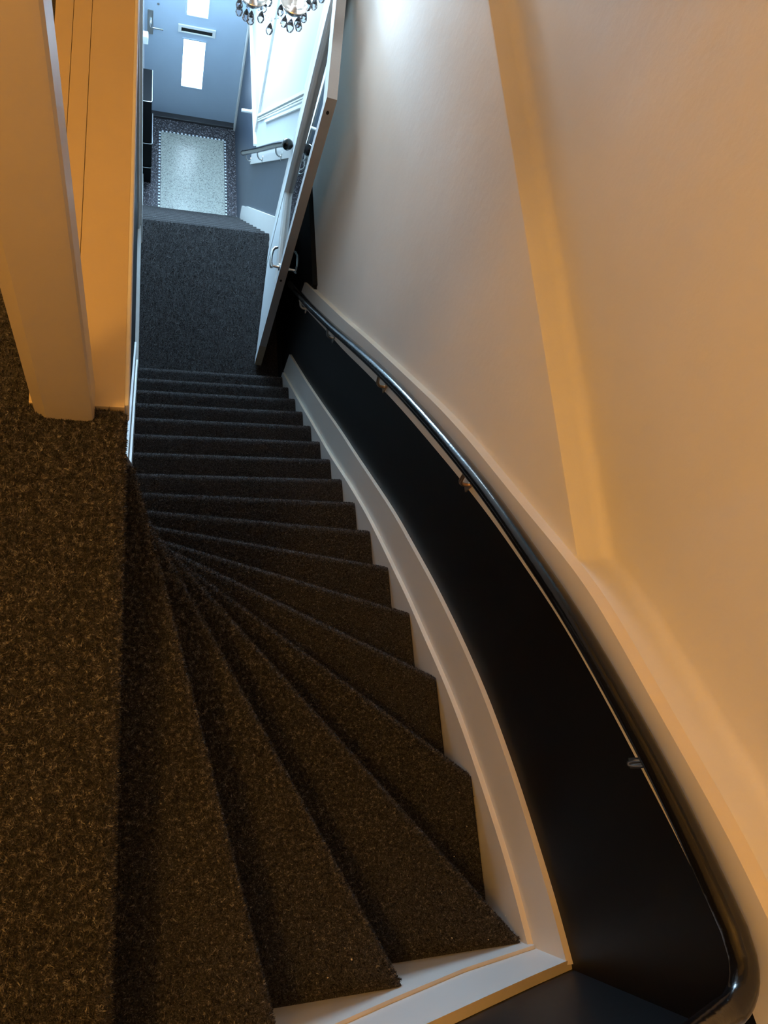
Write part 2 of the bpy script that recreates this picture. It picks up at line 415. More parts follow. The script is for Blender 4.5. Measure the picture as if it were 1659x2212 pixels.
# ------------------------------------------------------------------ lower right wall and hall shell
XH = 0.870
m = MB().box(XH + 0.022, 1.15, 3.78, 6.95, -6.0, 0.60)
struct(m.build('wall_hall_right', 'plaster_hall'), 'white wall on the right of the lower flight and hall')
low_nos = lambda y: ZL - (y - 3.886) * (R / 0.175)
brd_lo = interp([(3.78, -2.705), (5.287, -4.467)])
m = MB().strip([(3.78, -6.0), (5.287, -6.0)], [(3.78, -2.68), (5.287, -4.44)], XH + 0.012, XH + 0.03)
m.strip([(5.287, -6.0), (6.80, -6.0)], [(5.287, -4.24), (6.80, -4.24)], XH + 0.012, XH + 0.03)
struct(m.build('wall_dado_hall', 'black_paint_daylit'), 'dark dado on the right wall of the hall')
o = board('trim_hall_string', lambda y: low_nos(y) - 0.3, lambda y: low_nos(y) + (0.185 if y < 5.15 else 0.17), XH - 0.006, XH + 0.02, 3.80, 5.33, 'trim_white', 'trim_white', 12)
struct(o, 'white string board along the lower flight')
o = board('trim_hall_rail_board', lambda y: brd_lo(y), lambda y: brd_lo(y) + 0.165, XH - 0.006, XH + 0.025, 3.80, 5.285, 'trim_white', 'trim_white', 12)
struct(o, 'white board behind the lower handrail')
# wall panel moulding parallel to the lower flight
pl = interp([(3.80, -2.16), (5.40, -3.99)])
for i, (d, wd, pr) in enumerate(((0.0, 0.030, 0.016), (-0.048, 0.012, 0.010), (-0.072, 0.012, 0.010), (-0.110, 0.028, 0.016))):
    ys = [3.86, 5.40 if i < 3 else 5.02]
    m = MB().strip([(y, pl(y) + d - wd) for y in ys], [(y, pl(y) + d) for y in ys], XH + 0.022 - pr, XH + 0.03)
    struct(m.build('trim_panel_moulding_%d' % (i + 1), 'trim_white'), 'sloping white moulding line on the hall wall')
m = MB().bbox(XH + 0.004, XH + 0.03, 5.40, 5.44, -4.20, -0.7, 0.004); m.bbox(XH + 0.008, XH + 0.03, 5.46, 5.475, -4.20, -0.7, 0.003)
struct(m.build('trim_panel_stile_far', 'trim_white'), 'upright white moulding at the hall end of the panel')
m = MB().bbox(XH + 0.004, XH + 0.03, 3.86, 3.90, -2.25, -0.7, 0.004)
struct(m.build('trim_panel_stile_near', 'trim_white'), 'upright white moulding beside the landing door')
m = MB().bbox(XH - 0.004, XH + 0.03, 5.288, 6.80, -4.245, -4.215, 0.004)
struct(m.build('trim_hall_dado_cap', 'trim_white'), 'white cap on the dark hall dado')

m2 = MB()  # front wall pieces around door and fanlight
m2.box(-0.30, -0.080, 6.80, 6.95, -6.0, 0.60); m2.box(0.955, 1.15, 6.80, 6.95, -6.0, 0.60)
m2.box(-0.080, 0.955, 6.80, 6.95, -3.56, -3.44); m2.box(-0.080, 0.955, 6.80, 6.95, -2.25, 0.60)
struct(m2.build('wall_front', 'plaster'), 'front wall of the hall around the door')
m = MB().box(-0.30, 1.15, 3.72, 6.95, 0.60, 0.70)
struct(m.build('ceiling_hall', 'plaster'), 'ceiling over the hall')
# fanlight
wf = thing('window_1', 'tall fanlight window above the front door', 'window', (0.44, 6.85, -3.44)); wf['kind'] = 'structure'
m = MB().box(-0.08, -0.03, 6.80, 6.90, -3.44, -2.25); m.box(0.905, 0.955, 6.80, 6.90, -3.44, -2.25); m.box(-0.03, 0.905, 6.80, 6.90, -3.44, -3.39); m.box(-0.03, 0.905, 6.80, 6.90, -2.30, -2.25)
part(m.build('window_frame', 'trim_white'), wf)
part(MB().box(-0.03, 0.905, 6.86, 6.87, -3.39, -2.30).build('pane', 'lit_pane'), wf)

# hall floor
m = MB().box(-0.30, 1.15, 5.3, 6.95, ZH - 0.15, ZH)
hall = struct(m.build('floor_hall', 'terrazzo_dark'), 'dark speckled terrazzo floor of the entrance hall')
m = MB().box(0.104, 0.757, 5.30, 6.585, ZH - 0.01, ZH + 0.0015)
m.build('terrazzo_field', 'terrazzo_light', hall)
mw, mk = MB(), MB()
def mosaic(x0, y0, x1, y1, nrow):
    # two rows of little square tiles, checkered
    L = math.hypot(x1 - x0, y1 - y0); n = int(round(L / 0.0198)); dx, dy = (x1 - x0) / n, (y1 - y0) / n
    px, py = -dy, dx
    s = math.hypot(px, py); px, py = px / s * 0.0198, py / s * 0.0198
    for i in range(n):
        for j in range(nrow):
            cx, cy = x0 + dx * (i + 0.5) + px * j, y0 + dy * (i + 0.5) + py * j
            (mw if (i + j) % 2 == 0 else mk).box(cx - 0.0085, cx + 0.0095, cy - 0.0095, cy + 0.0085, ZH - 0.005, ZH + 0.002)
mosaic(0.090, 5.46, 0.090, 6.60, 1); mosaic(0.770, 5.46, 0.770, 6.60, 1); mosaic(0.110, 6.592, 0.760, 6.592, 1)
tag(mw.build('mosaic_tiles_white', 'tile_white', hall), kind='stuff')
tag(mk.build('mosaic_tiles_black', 'tile_black', hall), kind='stuff')
struct(MB().bbox(-0.085, 0.90, 6.755, 6.83, ZH - 0.01, ZH + 0.028, 0.006).build('trim_door_sill', 'sill_dark'), 'dark stone sill under the front door')
struct(MB().box(-0.088, -0.066, 5.34, 6.80, ZH, ZH + 0.12).build('baseboard_hall_left', 'trim_white'), 'white skirting on the left of the hall')

# landing floor
m = MB(); 
prof = [(2.50, ZL - 0.3), (2.50, ZL), (3.872, ZL)]
for a in range(0, 7):
    t = math.radians(90 - 180 * a / 6); prof.append((3.870 + 0.016 * math.cos(t), ZL - 0.016 + 0.016 * math.sin(t)))
prof += [(3.862, ZL - 0.036), (3.862, ZL - 0.3)]
m.prism(prof, 'x', -0.10, 0.93)
landing = struct(m.build('floor_landing', 'carpet', None, 40), 'charcoal carpet on the landing below the stairs')

# ------------------------------------------------------------------ carpet pile
class Pile:
    def __init__(s): s.p = []; s.n = []; s.w = []; s.l = []
    def add(s, P, Nn, w, l):
        s.p.append(P); s.n.append(Nn); s.w.append(np.full(len(P), w)); s.l.append(np.full(len(P), l))
    def build(s, name, parent):
        P = np.concatenate(s.p); Nn = np.concatenate(s.n); W = np.concatenate(s.w); Lq = np.concatenate(s.l)
        k = len(P); d = rng.normal(size=(k, 3)); d /= np.linalg.norm(d, axis=1)[:, None]
        side = np.cross(Nn, d); side /= np.linalg.norm(side, axis=1)[:, None] + 1e-9
        lean = np.cross(side, Nn)
        tip = P + (Nn * rng.uniform(0.45, 1.0, (k, 1)) + lean * rng.uniform(0.2, 0.95, (k, 1)) + side * rng.uniform(-0.5, 0.5, (k, 1))) * (Lq * rng.uniform(0.7, 1.25, k))[:, None]
        hw = (W * rng.uniform(0.35, 0.75, k))[:, None]
        V = np.empty((k, 3, 3)); V[:, 0] = P - side * hw; V[:, 1] = P + side * hw; V[:, 2] = tip
        me = bpy.data.meshes.new(name)
        me.vertices.add(3 * k); me.vertices.foreach_set('co', V.reshape(-1).astype(np.float32))
        me.loops.add(3 * k); me.loops.foreach_set('vertex_index', np.arange(3 * k, dtype=np.int32))
        me.polygons.add(k); me.polygons.foreach_set('loop_start', np.arange(0, 3 * k, 3, dtype=np.int32))
        me.update(calc_edges=True)
        return tag(link(name, me, 'carpet_pile', parent), kind='stuff')
def quad_pts(A, B, Bb, Ab, z, n):
    u = rng.random(n); v = rng.random(n)
    A, B, Bb, Ab = [np.array([*q, z]) for q in (A, B, Bb, Ab)]
    P = (A[None] * (1 - u)[:, None] + B[None] * u[:, None]) * (1 - v)[:, None] + (Ab[None] * (1 - u)[:, None] + Bb[None] * u[:, None]) * v[:, None]
    return P
def area(q):
    q = np.array(q); x, y = q[:, 0], q[:, 1]
    return 0.5 * abs(np.dot(x, np.roll(y, -1)) - np.dot(y, np.roll(x, -1)))
UPZ = np.array([0, 0, 1.0])

# ------------------------------------------------------------------ steps
def nose_prof(nx, nz):
    return [(nx, 0.0)] + [(nx * (1 - math.sin(math.radians(t))), -nz + nz * math.cos(math.radians(t))) for t in (12, 24, 36, 48, 60, 72, 82, 90)] + [(0.001, -0.032), (0.008, -0.040), (0.024, -0.044), (0.024, -0.215)]
def step(name, A, B, Ab, Bb, z, parent, drop=0.215, nx=0.034, nz=0.022):
    """A, B: ends of the nosing (left, right); Ab, Bb: matching ends of the back edge"""
    A, B, Ab, Bb = [np.array(q, float) for q in (A, B, Ab, Bb)]
    d = (B - A) / np.linalg.norm(B - A); back = np.array([-d[1], d[0]])
    if np.dot(back, (Ab + Bb) / 2 - (A + B) / 2) < 0: back = -back
    NOSE = nose_prof(nx, nz); n = 10; V = []; F = []
    for i in range(n + 1):
        t = i / n; f = A + (B - A) * t; bk = Ab + (Bb - Ab) * t
        V.append((*bk, z - drop)); V.append((*bk, z))
        for o, dzz in NOSE: V.append((*(f + back * o), z + dzz))
    k = 2 + len(NOSE)
    for i in range(n):
        for j in range(k):
            j2 = (j + 1) % k; F.append((i * k + j, i * k + j2, (i + 1) * k + j2, (i + 1) * k + j))
    F.append(tuple(range(k))); F.append(tuple(n * k + j for j in reversed(range(k))))
    m = MB(); m.add(V, F); return m.build(name, 'carpet', parent, 50), (A, B, Ab, Bb, back, nx, nz)
def pile_on(pile, geo, z, dens, w, l):
    A, B, Ab, Bb, back, nx, nz = geo
    n = int(area([A, B, Bb, Ab]) * dens); P = quad_pts(A + back * nx * 0.9, B + back * nx * 0.9, Bb, Ab, z, n)
    pile.add(P, np.tile(UPZ, (n, 1)), w, l)
    # around the rounded nosing
    ln = np.linalg.norm(B - A); n = int(ln * (nx + 0.014) * dens * 1.3)
    t = rng.random(n); an = rng.uniform(0, math.pi * 0.6, n)
    f = A[None] + (B - A)[None] * t[:, None]
    o = nx * (1 - np.sin(an)); P = np.concatenate([f + back[None] * o[:, None], (z - nz + nz * np.cos(an))[:, None]], 1)
    Nn = np.concatenate([-back[None] * np.sin(an)[:, None] * nz, np.cos(an)[:, None] * nx], 1); Nn /= np.linalg.norm(Nn, axis=1)[:, None]
    pile.add(P, Nn, w, l * 0.65)
NL = {  # nosing ends, left / inner and right / outer
    1: ((-0.022, 0.612), (0.232, -0.424)), 2: ((0.000, 0.580), (0.516, -0.424)), 3: ((0.045, 0.568), (0.880, -0.424)),
    4: ((0.050, 0.612), (0.880, -0.043)), 5: ((0.020, 0.696), (0.880, 0.253)), 6: ((-0.030, 0.783), (0.880, 0.498)),
    7: ((-0.058, 0.882), (0.880, 0.714)), 8: ((-0.058, 0.998), (0.880, 0.918)), 9: ((-0.058, 1.137), (0.880, 1.111))}
for k in range(10, 18):
    y = 1.296 + (k - 10) * (2.573 - 1.296) / 7
    NL[k] = ((XL, y), (XR, y))
# left ends run to the string: a short carpeted return closes each tread at the inner side
up = thing('staircase', 'dark carpeted winding staircase descending from the upper floor', 'staircase', (0.4, 1.0, ZL))
pile = Pile()
NL[0] = ((-0.035, 0.632), (-0.035, -0.424))
for k in range(1, 18):
    (A, B), (A0, B0) = NL[k], NL[k - 1]
    A, B, A0, B0 = map(np.array, (A, B, A0, B0))
    ua = (A0 - A); ua = ua / (np.linalg.norm(ua) + 1e-9); ub = (B0 - B); ub = ub / (np.linalg.norm(ub) + 1e-9)
    a_, b_ = A0 + ua * 0.024, B0 + ub * 0.024
    b_[0] = min(b_[0], XR); b_[1] = max(b_[1], YB); a_[0] = max(a_[0], -0.058)
    o, geo = step('tread', A, B, a_, b_, -R * k, None, nx=0.016 if k <= 4 else 0.022 if k <= 7 else 0.030, nz=0.016 if k <= 4 else 0.02)
    part(o, up)
    dens, w_, l_ = ((190e3, 0.0022, 0.0080) if k <= 4 else (130e3, 0.0022, 0.0062) if k <= 9 else (70e3, 0.0026, 0.0055))
    pile_on(pile, geo, -R * k, dens, w_, l_)
# inner side: carpeted wedge that fills the newel corner below the landing
m = MB()
inner = [(-0.09, 0.70), (-0.060, 1.10), (-0.058, 0.998), (-0.058, 0.882), (-0.030, 0.783), (0.020, 0.696), (0.048, 0.600), (0.0, 0.580), (-0.022, 0.60), (-0.05, 0.60)]
for q in pile.p:
    q[:, 0] = np.clip(q[:, 0], -0.052, XR - 0.008); q[:, 1] = np.clip(q[:, 1], YB + 0.010, 9)
part(pile.build('carpet_pile', None), up)

# strings and boards of the upper flight
o = board('trim_string_board_lower', lambda y: E1(y) - 0.45, E1, XR, XR + 0.0155, YB - 0.014, 2.59, 'trim_white', 'trim_edge'); struct(o, 'inner white string board against the right ends of the steps')
o = board('trim_string_board_upper', lambda y: E2(y) - 0.30, E2, XR + 0.015, XR + 0.0305, YB - 0.016, 2.625, 'trim_white', 'trim_edge'); struct(o, 'outer white string board below the black dado')
o = board('trim_string_board_back_lower', lambda x: b1(x) - 0.45, b1, YB, YB - 0.009, -0.03, XR + 0.012, 'trim_white', 'trim_edge', 40, 'y'); struct(o, 'inner white string board on the wall behind the winding steps')
o = board('trim_string_board_back_upper', lambda x: b2(x) - 0.30, b2, YB - 0.008, YB - 0.0275, -0.03, XR + 0.030, 'trim_white', 'trim_edge', 40, 'y'); struct(o, 'outer white string board on the wall behind the winding steps')

# lower flight
dn = thing('staircase', 'lower carpeted straight flight from the landing down to the hall', 'staircase', (0.4, 4.7, ZH))
for k in range(1, 10):
    y = 3.886 + 0.175 * k; yb = y - 0.175 - 0.024
    o, geo = step('tread', (-0.066, y), (XH - 0.006, y), (-0.066, yb), (XH - 0.006, yb), ZL - R * k, None, nx=0.020, nz=0.020)
    part(o, dn)
o = board('trim_string_board_hall_left', lambda y: low_nos(y) - 0.3, lambda y: low_nos(y) + 0.06, -0.085, -0.0665, 3.82, 5.47, 'trim_white', 'trim_white', 10); struct(o, 'white string board on the left of the lower flight')

# upper landing edge and pile
pf = Pile()
m = MB(); prof = [(-0.30, -0.03), (-0.30, 0.0), (-0.050, 0.0)]
for a in range(0, 7):
    t = math.radians(90 - 180 * a / 6); prof.append((-0.050 + 0.015 * math.cos(t), -0.015 + 0.015 * math.sin(t)))
prof += [(-0.058, -0.034), (-0.058, -0.215), (-0.30, -0.215)]
m.prism(prof, 'y', -0.44, 0.632)
nose = m.build('landing_nosing', 'carpet', fl, 50)
A, B = np.array((-0.035, 0.632)), np.array((-0.035, -0.43)); back = np.array((-1.0, 0.0))
pile_on(pf, (A, B, np.array((-0.30, 0.632)), np.array((-0.30, -0.43)), back, 0.015, 0.015), 0.0, 200e3, 0.0023, 0.0090)
P = quad_pts((-0.42, 0.632), (-0.18, 0.632), (-0.18, 1.3), (-0.42, 1.3), -0.003, 26000); pf.add(P, np.tile(UPZ, (len(P), 1)), 0.0014, 0.0075)
P = quad_pts((-0.42, -0.43), (-0.29, -0.43), (-0.29, 0.64), (-0.42, 0.64), 0.0, 12000); pf.add(P, np.tile(UPZ, (len(P), 1)), 0.0014, 0.0075)
pf.build('carpet_pile', fl)
pg = Pile()
P = quad_pts((-0.06, 2.55), (0.90, 2.55), (0.90, 3.875), (-0.06, 3.875), ZL, 60000); pg.add(P, np.tile(UPZ, (len(P), 1)), 0.0028, 0.007)
pg.build('carpet_pile', landing)

# ------------------------------------------------------------------ handrail board and handrail
o = board('trim_rail_board', BL, BU, 0.895, 0.9255, -0.456, 2.79, 'trim_white', 'trim_edge', 110)
struct(o, 'white board fixed to the wall behind the black handrail')
bb_lo = interp([(0.90, 0.17), (-0.05, 0.76)]); bb_hi = interp([(0.93, 0.305), (-0.05, 0.91)])
o = board('trim_rail_board_back', bb_lo, bb_hi, -0.460, -0.428, -0.05, 0.925, 'trim_white', 'trim_edge', 20, 'y')
struct(o, 'white board behind the handrail on the back wall')
rail_tab = [(2.885, -2.794), (2.413, -2.306), (1.998, -1.848), (1.655, -1.455), (1.434, -1.208), (1.229, -0.986), (1.061, -0.813), (0.956, -0.708), (0.861, -0.614), (0.747, -0.504), (0.649, -0.413), (0.563, -0.338), (0.464, -0.256), (0.381, -0.187), (0.308, -0.128), (0.241, -0.075), (0.096, 0.022), (0.045, 0.057), (-0.003, 0.087), (-0.048, 0.114), (-0.111, 0.150), (-0.203, 0.198), (-0.276, 0.230)]
rf = smoothtab(rail_tab, 70, 3)
XRAIL = 0.845
path = [(XRAIL, y, rf(y)) for y in np.linspace(2.885, -0.27, 70)]
cx, cy, rr = XRAIL - 0.07, -0.29, 0.07
for a in range(1, 9):
    t = math.radians(90 * a / 8); path.append((cx + rr * math.cos(t), cy - rr * math.sin(t), 0.232 + 0.004 * a))
for i in range(1, 10):
    path.append((cx - 0.05 * i, cy - rr, 0.264 + 0.031 * i))
hr = thing('handrail', 'long glossy black round handrail beside the upper flight', 'handrail', (XRAIL, 1.2, -1.0))
part(MB().tube(path, 0.0205, 20).build('rail', 'rail_black', None, 60), hr)
q0, q1 = Vector(path[0]), Vector(path[1]); dr = (q0 - q1).normalized()
part(MB().tube([q0 - dr * 0.002, q0 + dr * 0.004, q0 + dr * 0.010, q0 + dr * 0.014], [0.0212, 0.0212, 0.017, 0.008], 20).build('end_cap', 'rail_black', None, 50), hr)
def bracket(y, rfun, x_rail, x_wall, mat, parent, drop=0.098):
    z = rfun(y); m = MB()
    P = [Vector((x_wall, y, z - drop - 0.012)), Vector((x_wall - 0.010, y, z - drop - 0.016)), Vector((x_wall - 0.028, y, z - drop - 0.008)), Vector((x_rail + 0.008, y, z - drop + 0.018)), Vector((x_rail, y, z - 0.030)), Vector((x_rail, y, z - 0.016))]
    pts = []
    for i in range(len(P) - 1):
        p0, p1, p2, p3 = P[max(i - 1, 0)], P[i], P[i + 1], P[min(i + 2, len(P) - 1)]
        for s in range(5):
            t = s / 5; pts.append(0.5 * ((2 * p1) + (p2 - p0) * t + (2 * p0 - 5 * p1 + 4 * p2 - p3) * t * t + (3 * p1 - p0 - 3 * p2 + p3) * t ** 3))
    pts.append(P[-1]); m.tube(pts, 0.0062, 10)
    o = m.build('bracket', mat, None, 50); part(o, parent)
    pm = MB().bbox(x_wall - 0.004, x_wall + 0.002, y - 0.010, y + 0.010, z - drop - 0.05, z - drop + 0.022, 0.0015)
    part(pm.build('wall_plate', mat), o)
    sl = (rfun(y + 0.03) - rfun(y - 0.03)) / 0.06
    sm = MB().tube([(x_rail, y - 0.03, z - 0.019 - 0.03 * sl), (x_rail, y + 0.03, z - 0.019 + 0.03 * sl)], 0.006, 8)
    part(sm.build('saddle', mat), o)
for y, mt in ((2.60, 'trim_white'), (2.06, 'brushed'), (1.41, 'brass_old'), (0.75, 'brass_old'), (-0.03, 'chrome')):
    bracket(y, rf, XRAIL, 0.895, mt, hr)

# lower handrail
rl = interp([(3.70, -2.50), (4.045, -2.89), (4.701, -3.655), (5.454, -4.520)])
hl = thing('handrail', 'short black handrail on brackets beside the lower flight', 'handrail', (0.81, 4.6, -3.5))
pth = [(0.815, y, rl(y)) for y in np.linspace(3.74, 5.44, 16)]
part(MB().tube(pth, 0.022, 18).build('rail', 'rail_black', None, 60), hl)
part(MB().lathe((0.815, 3.725, rl(3.735) + 0.0), [(0.006, -0.036), (0.022, -0.030), (0.033, -0.012), (0.036, 0.002), (0.031, 0.018), (0.018, 0.031), (0.004, 0.036)], 20).build('end_knob', 'rail_black', None, 60), hl)
part(MB().tube([pth[-1], (0.815, 5.455, rl(5.455)), (0.815, 5.462, rl(5.462))], [0.0235, 0.0235, 0.014], 18).build('end_cap', 'rail_black', None, 40), hl)
for y in (5.28, 4.72, 4.05): bracket(y, rl, 0.815, XH - 0.004, 'chrome', hl, 0.085)

# ------------------------------------------------------------------ glazed landing door (open)
Ld, Hd = Vector((0.722, 2.752, 0)), Vector((0.850, 3.718, 0))
dl = (Hd - Ld).length; ds = (Hd - Ld).normalized(); dnn = Vector((ds.y, -ds.x, 0))     # thickness grows to the wall side
door = thing('door_1', 'open white glazed door with slim frame on the landing', 'door', (Ld.x, Ld.y, ZL)); door['kind'] = 'structure'
def dbox(m, s0, s1, t0, t1, z0, z1):
    v = [Ld + ds * s + dnn * t + Vector((0, 0, z)) for s in (s0, s1) for t in (t0, t1) for z in (z0, z1)]
    return m.add([tuple(a) for a in v], [(0, 1, 3, 2), (4, 6, 7, 5), (0, 4, 5, 1), (2, 3, 7, 6), (0, 2, 6, 4), (1, 5, 7, 3)])
DZ0, DZ1, TH = ZL + 0.012, -1.235, 0.046
GS0, GS1, GZ0, GZ1 = 0.075, dl - 0.13, -2.80, -1.34
def dpart(name, mat, *bx):
    m = MB()
    for b in bx: dbox(m, *b)
    o = m.build(name, mat); part(o, door); return o
def edge_mat(o, mat):
    o.data.materials.append(MATS[mat])
    for p in o.data.polygons:
        if p.normal.dot(Vector((-ds.x, -ds.y, 0))) > 0.9: p.material_index = 1
st = dpart('latch_stile', 'door_white', (0, GS0, 0, TH, ZL + 0.27, DZ1)); edge_mat(st, 'door_edge')
st2 = dpart('latch_stile_foot', 'door_white', (0, GS0, 0, TH, DZ0, ZL + 0.27)); edge_mat(st2, 'bare_wood')
dpart('hinge_stile', 'door_white', (GS1, dl, 0, TH, DZ0, DZ1))
dpart('lower_panel', 'door_white', (GS0, GS1, 0.003, TH - 0.003, DZ0, GZ0))
dpart('top_rail', 'door_white', (GS0, GS1, 0, TH, GZ1, DZ1))
dpart('top_edge', 'door_edge', (0, dl, 0.0005, TH - 0.0005, DZ1, DZ1 + 0.004))
dpart('pane', 'door_glass', (GS0 - 0.005, GS1 + 0.005, 0.029, 0.034, GZ0 - 0.005, GZ1 + 0.005))
bw = 0.010
for nm, s0, s1, z0, z1 in (('glazing_bead', GS0, GS1, GZ0, GZ0 + bw), ('glazing_bead', GS0, GS1, GZ1 - bw, GZ1), ('glazing_bead', GS0, GS0 + bw, GZ0 + bw, GZ1 - bw), ('glazing_bead', GS1 - bw, GS1, GZ0 + bw, GZ1 - bw)):
    dpart(nm, 'trim_white', (s0, s1, 0.014, 0.029, z0, z1))
def hole(z):
    m = MB(); c = Ld + dnn * (TH * 0.45) + Vector((0, 0, z)) - ds * 0.0008
    pts = [c + dnn * (0.007 * math.cos(a)) + Vector((0, 0, 0.011 * math.sin(a))) for a in np.linspace(0, 2 * math.pi, 12, endpoint=False)]
    m.add([tuple(p) for p in pts] + [tuple(p + ds * 0.002) for p in pts], [tuple(range(12))] + [(i, (i + 1) % 12, 12 + (i + 1) % 12, 12 + i) for i in range(12)])
    o = m.build('latch_hole', 'hole_dark'); part(o, door)
hole(-2.575); hole(-1.31)
# C-shaped lever handles on both sides
def lever(sgn):
    t0 = 0.0 if sgn < 0 else TH; z = -2.52; s = 0.05
    def Pq(ss, tt, zz): return tuple(Ld + ds * ss + dnn * (t0 + sgn * tt) + Vector((0, 0, zz)))
    h = MB().tube([Pq(s, 0.0, z), Pq(s, 0.02, z), Pq(s, 0.045, z)], [0.011, 0.008, 0.009], 12)
    h.tube([Pq(s - 0.012, 0.046, z), Pq(s + 0.0, 0.050, z), Pq(s + 0.03, 0.054, z + 0.002), Pq(s + 0.07, 0.054, z + 0.002), Pq(s + 0.105, 0.050, z), Pq(s + 0.128, 0.038, z - 0.002), Pq(s + 0.136, 0.022, z - 0.003)], [0.010, 0.010, 0.008, 0.0075, 0.008, 0.0075, 0.006], 12)
    o = part(h.build('lever_handle', 'chrome', None, 60), door)
    rp = MB().tube([Pq(s, -0.001, z), Pq(s, 0.006, z)], [0.021, 0.019], 20)
    part(rp.build('rosette', 'chrome', None, 40), o)
lever(-1); lever(1)

# ------------------------------------------------------------------ front door
fd = thing('door_2', 'closed grey-blue front door with two narrow lit panes and a letter slot', 'door', (0.40, 6.82, ZH)); fd['kind'] = 'structure'
FY = 6.820
W1, W2 = (0.290, 0.497, -5.185, -4.625), (0.304, 0.499, -4.360, -3.80)
m = MB()
for x0, x1, z0, z1 in ((-0.075, W1[0], ZH + 0.03, -3.56), (W1[1], 0.895, ZH + 0.03, -3.56), (W1[0], W1[1], ZH + 0.03, W1[2]), (W1[0], W1[1], W1[3], W2[2]), (W1[0], W1[1], W2[3], -3.56)):
    m.box(x0, x1, FY, FY + 0.045, z0, z1)
part(m.build('leaf', 'door_grey'), fd)
for x0, x1, z0, z1 in (W1, W2):
    p = part(MB().box(x0 - 0.004, x1 + 0.004, FY + 0.018, FY + 0.026, z0 - 0.004, z1 + 0.004).build('pane', 'lit_pane'), fd)
    fm = MB()
    for a in ((x0 - 0.012, x0, z0 - 0.012, z1 + 0.012), (x1, x1 + 0.012, z0 - 0.012, z1 + 0.012), (x0, x1, z0 - 0.012, z0), (x0, x1, z1, z1 + 0.012)):
        fm.box(a[0], a[1], FY - 0.005, FY + 0.001, a[2], a[3])
    part(fm.build('pane_bead', 'door_grey'), fd)
ls = MB()
for a in ((0.232, 0.262, -4.552, -4.470), (0.551, 0.582, -4.552, -4.470), (0.262, 0.551, -4.497, -4.470), (0.262, 0.551, -4.552, -4.540)):
    ls.bbox(a[0], a[1], FY - 0.012, FY + 0.001, a[2], a[3], 0.002)
part(ls.build('letter_slot_frame', 'plastic_white'), fd)
part(MB().box(0.258, 0.555, FY - 0.003, FY + 0.0005, -4.545, -4.492).build('letter_slot', 'hole_dark'), fd)
hp = part(MB().bbox(-0.047, 0.004, FY - 0.007, FY + 0.001, -4.638, -4.383, 0.002).build('handle_plate', 'brushed'), fd)
part(MB().tube([(-0.018, FY - 0.004, -4.470), (-0.018, FY - 0.03, -4.472), (-0.018, FY - 0.048, -4.490), (-0.014, FY - 0.052, -4.515), (0.002, FY - 0.052, -4.526), (0.04, FY - 0.050, -4.528), (0.095, FY - 0.048, -4.529)], [0.014, 0.012, 0.011, 0.010, 0.009, 0.0085, 0.008], 12).build('lever_handle', 'chrome', None, 60), fd)
part(MB().tube([(0.047, FY - 0.004, -4.310), (0.047, FY + 0.001, -4.310)], [0.011, 0.012], 14).build('cylinder_lock', 'brushed', None, 40), fd)
part(MB().tube([(0.897, FY - 0.008, -5.36), (0.897, FY - 0.008, -5.24)], 0.008, 12).build('hinge', 'brushed', None, 40), fd)
m = MB().bbox(0.900, 0.960, FY - 0.030, FY + 0.06, ZH, -3.50, 0.004); m.bbox(-0.10, -0.078, FY - 0.030, FY + 0.06, ZH, -3.50, 0.004); m.bbox(-0.10, 0.96, FY - 0.030, FY + 0.06, -3.56, -3.50, 0.004)
struct(m.build('trim_front_door_frame', 'door_grey'), 'grey frame around the front door')
struct(MB().bbox(XH - 0.006, XH + 0.03, 6.735, 6.80, ZH, -3.50, 0.006).build('trim_front_architrave', 'trim_white'), 'white upright strip beside the front door frame')

# ------------------------------------------------------------------ small hall things
wb = thing('wall_box', 'small white box on the left wall near the front door', 'wall box', (-0.06, 6.3, -4.2))
part(MB().bbox(-0.088, -0.036, 6.26, 6.33, -4.27, -4.19, 0.006).build('cover', 'plastic_white'), wb)
part(MB().bbox(-0.0365, -0.0345, 6.275, 6.315, -4.245, -4.215, 0.0008).build('button', 'plastic_white'), wb)
pg_ = thing('wall_peg', 'small white round peg sticking out of the dark hall dado', 'wall peg', (0.86, 5.80, -4.37))
part(MB().tube([(XH + 0.013, 5.80, -4.372), (XH - 0.02, 5.80, -4.372), (XH - 0.075, 5.80, -4.372), (XH - 0.080, 5.80, -4.372)], [0.016, 0.016, 0.016, 0.013], 16).build('pin', 'plastic_white', None, 40), pg_)
part(MB().tube([(XH + 0.013, 5.80, -4.372), (XH + 0.006, 5.80, -4.372)], [0.022, 0.020], 16).build('flange', 'plastic_white', None, 40), pg_)
rk = thing('wall_rack', 'slim black three-tier rack on the left wall of the hall', 'rack', (-0.05, 5.9, ZH))
for i, (z0, z1, dp) in enumerate(((ZH + 0.002, -5.385, 0.006), (-5.375, -5.060, 0.012), (-5.050, -4.545, 0.004))):
    part(MB().bbox(-0.086, dp, 5.90, 6.28, z0, z1, 0.004).build('bin', 'plastic_black'), rk)
    lp = MB().tube([(-0.084, 5.898, z1 + 0.003), (-0.05, 5.894, z1 + 0.004), (dp - 0.006, 5.897, z1 + 0.003), (dp + 0.002, 5.905, z1 + 0.003), (dp + 0.002, 6.27, z1 + 0.003)], 0.0035, 8)
    part(lp.build('rim', 'brushed', None, 50), rk)

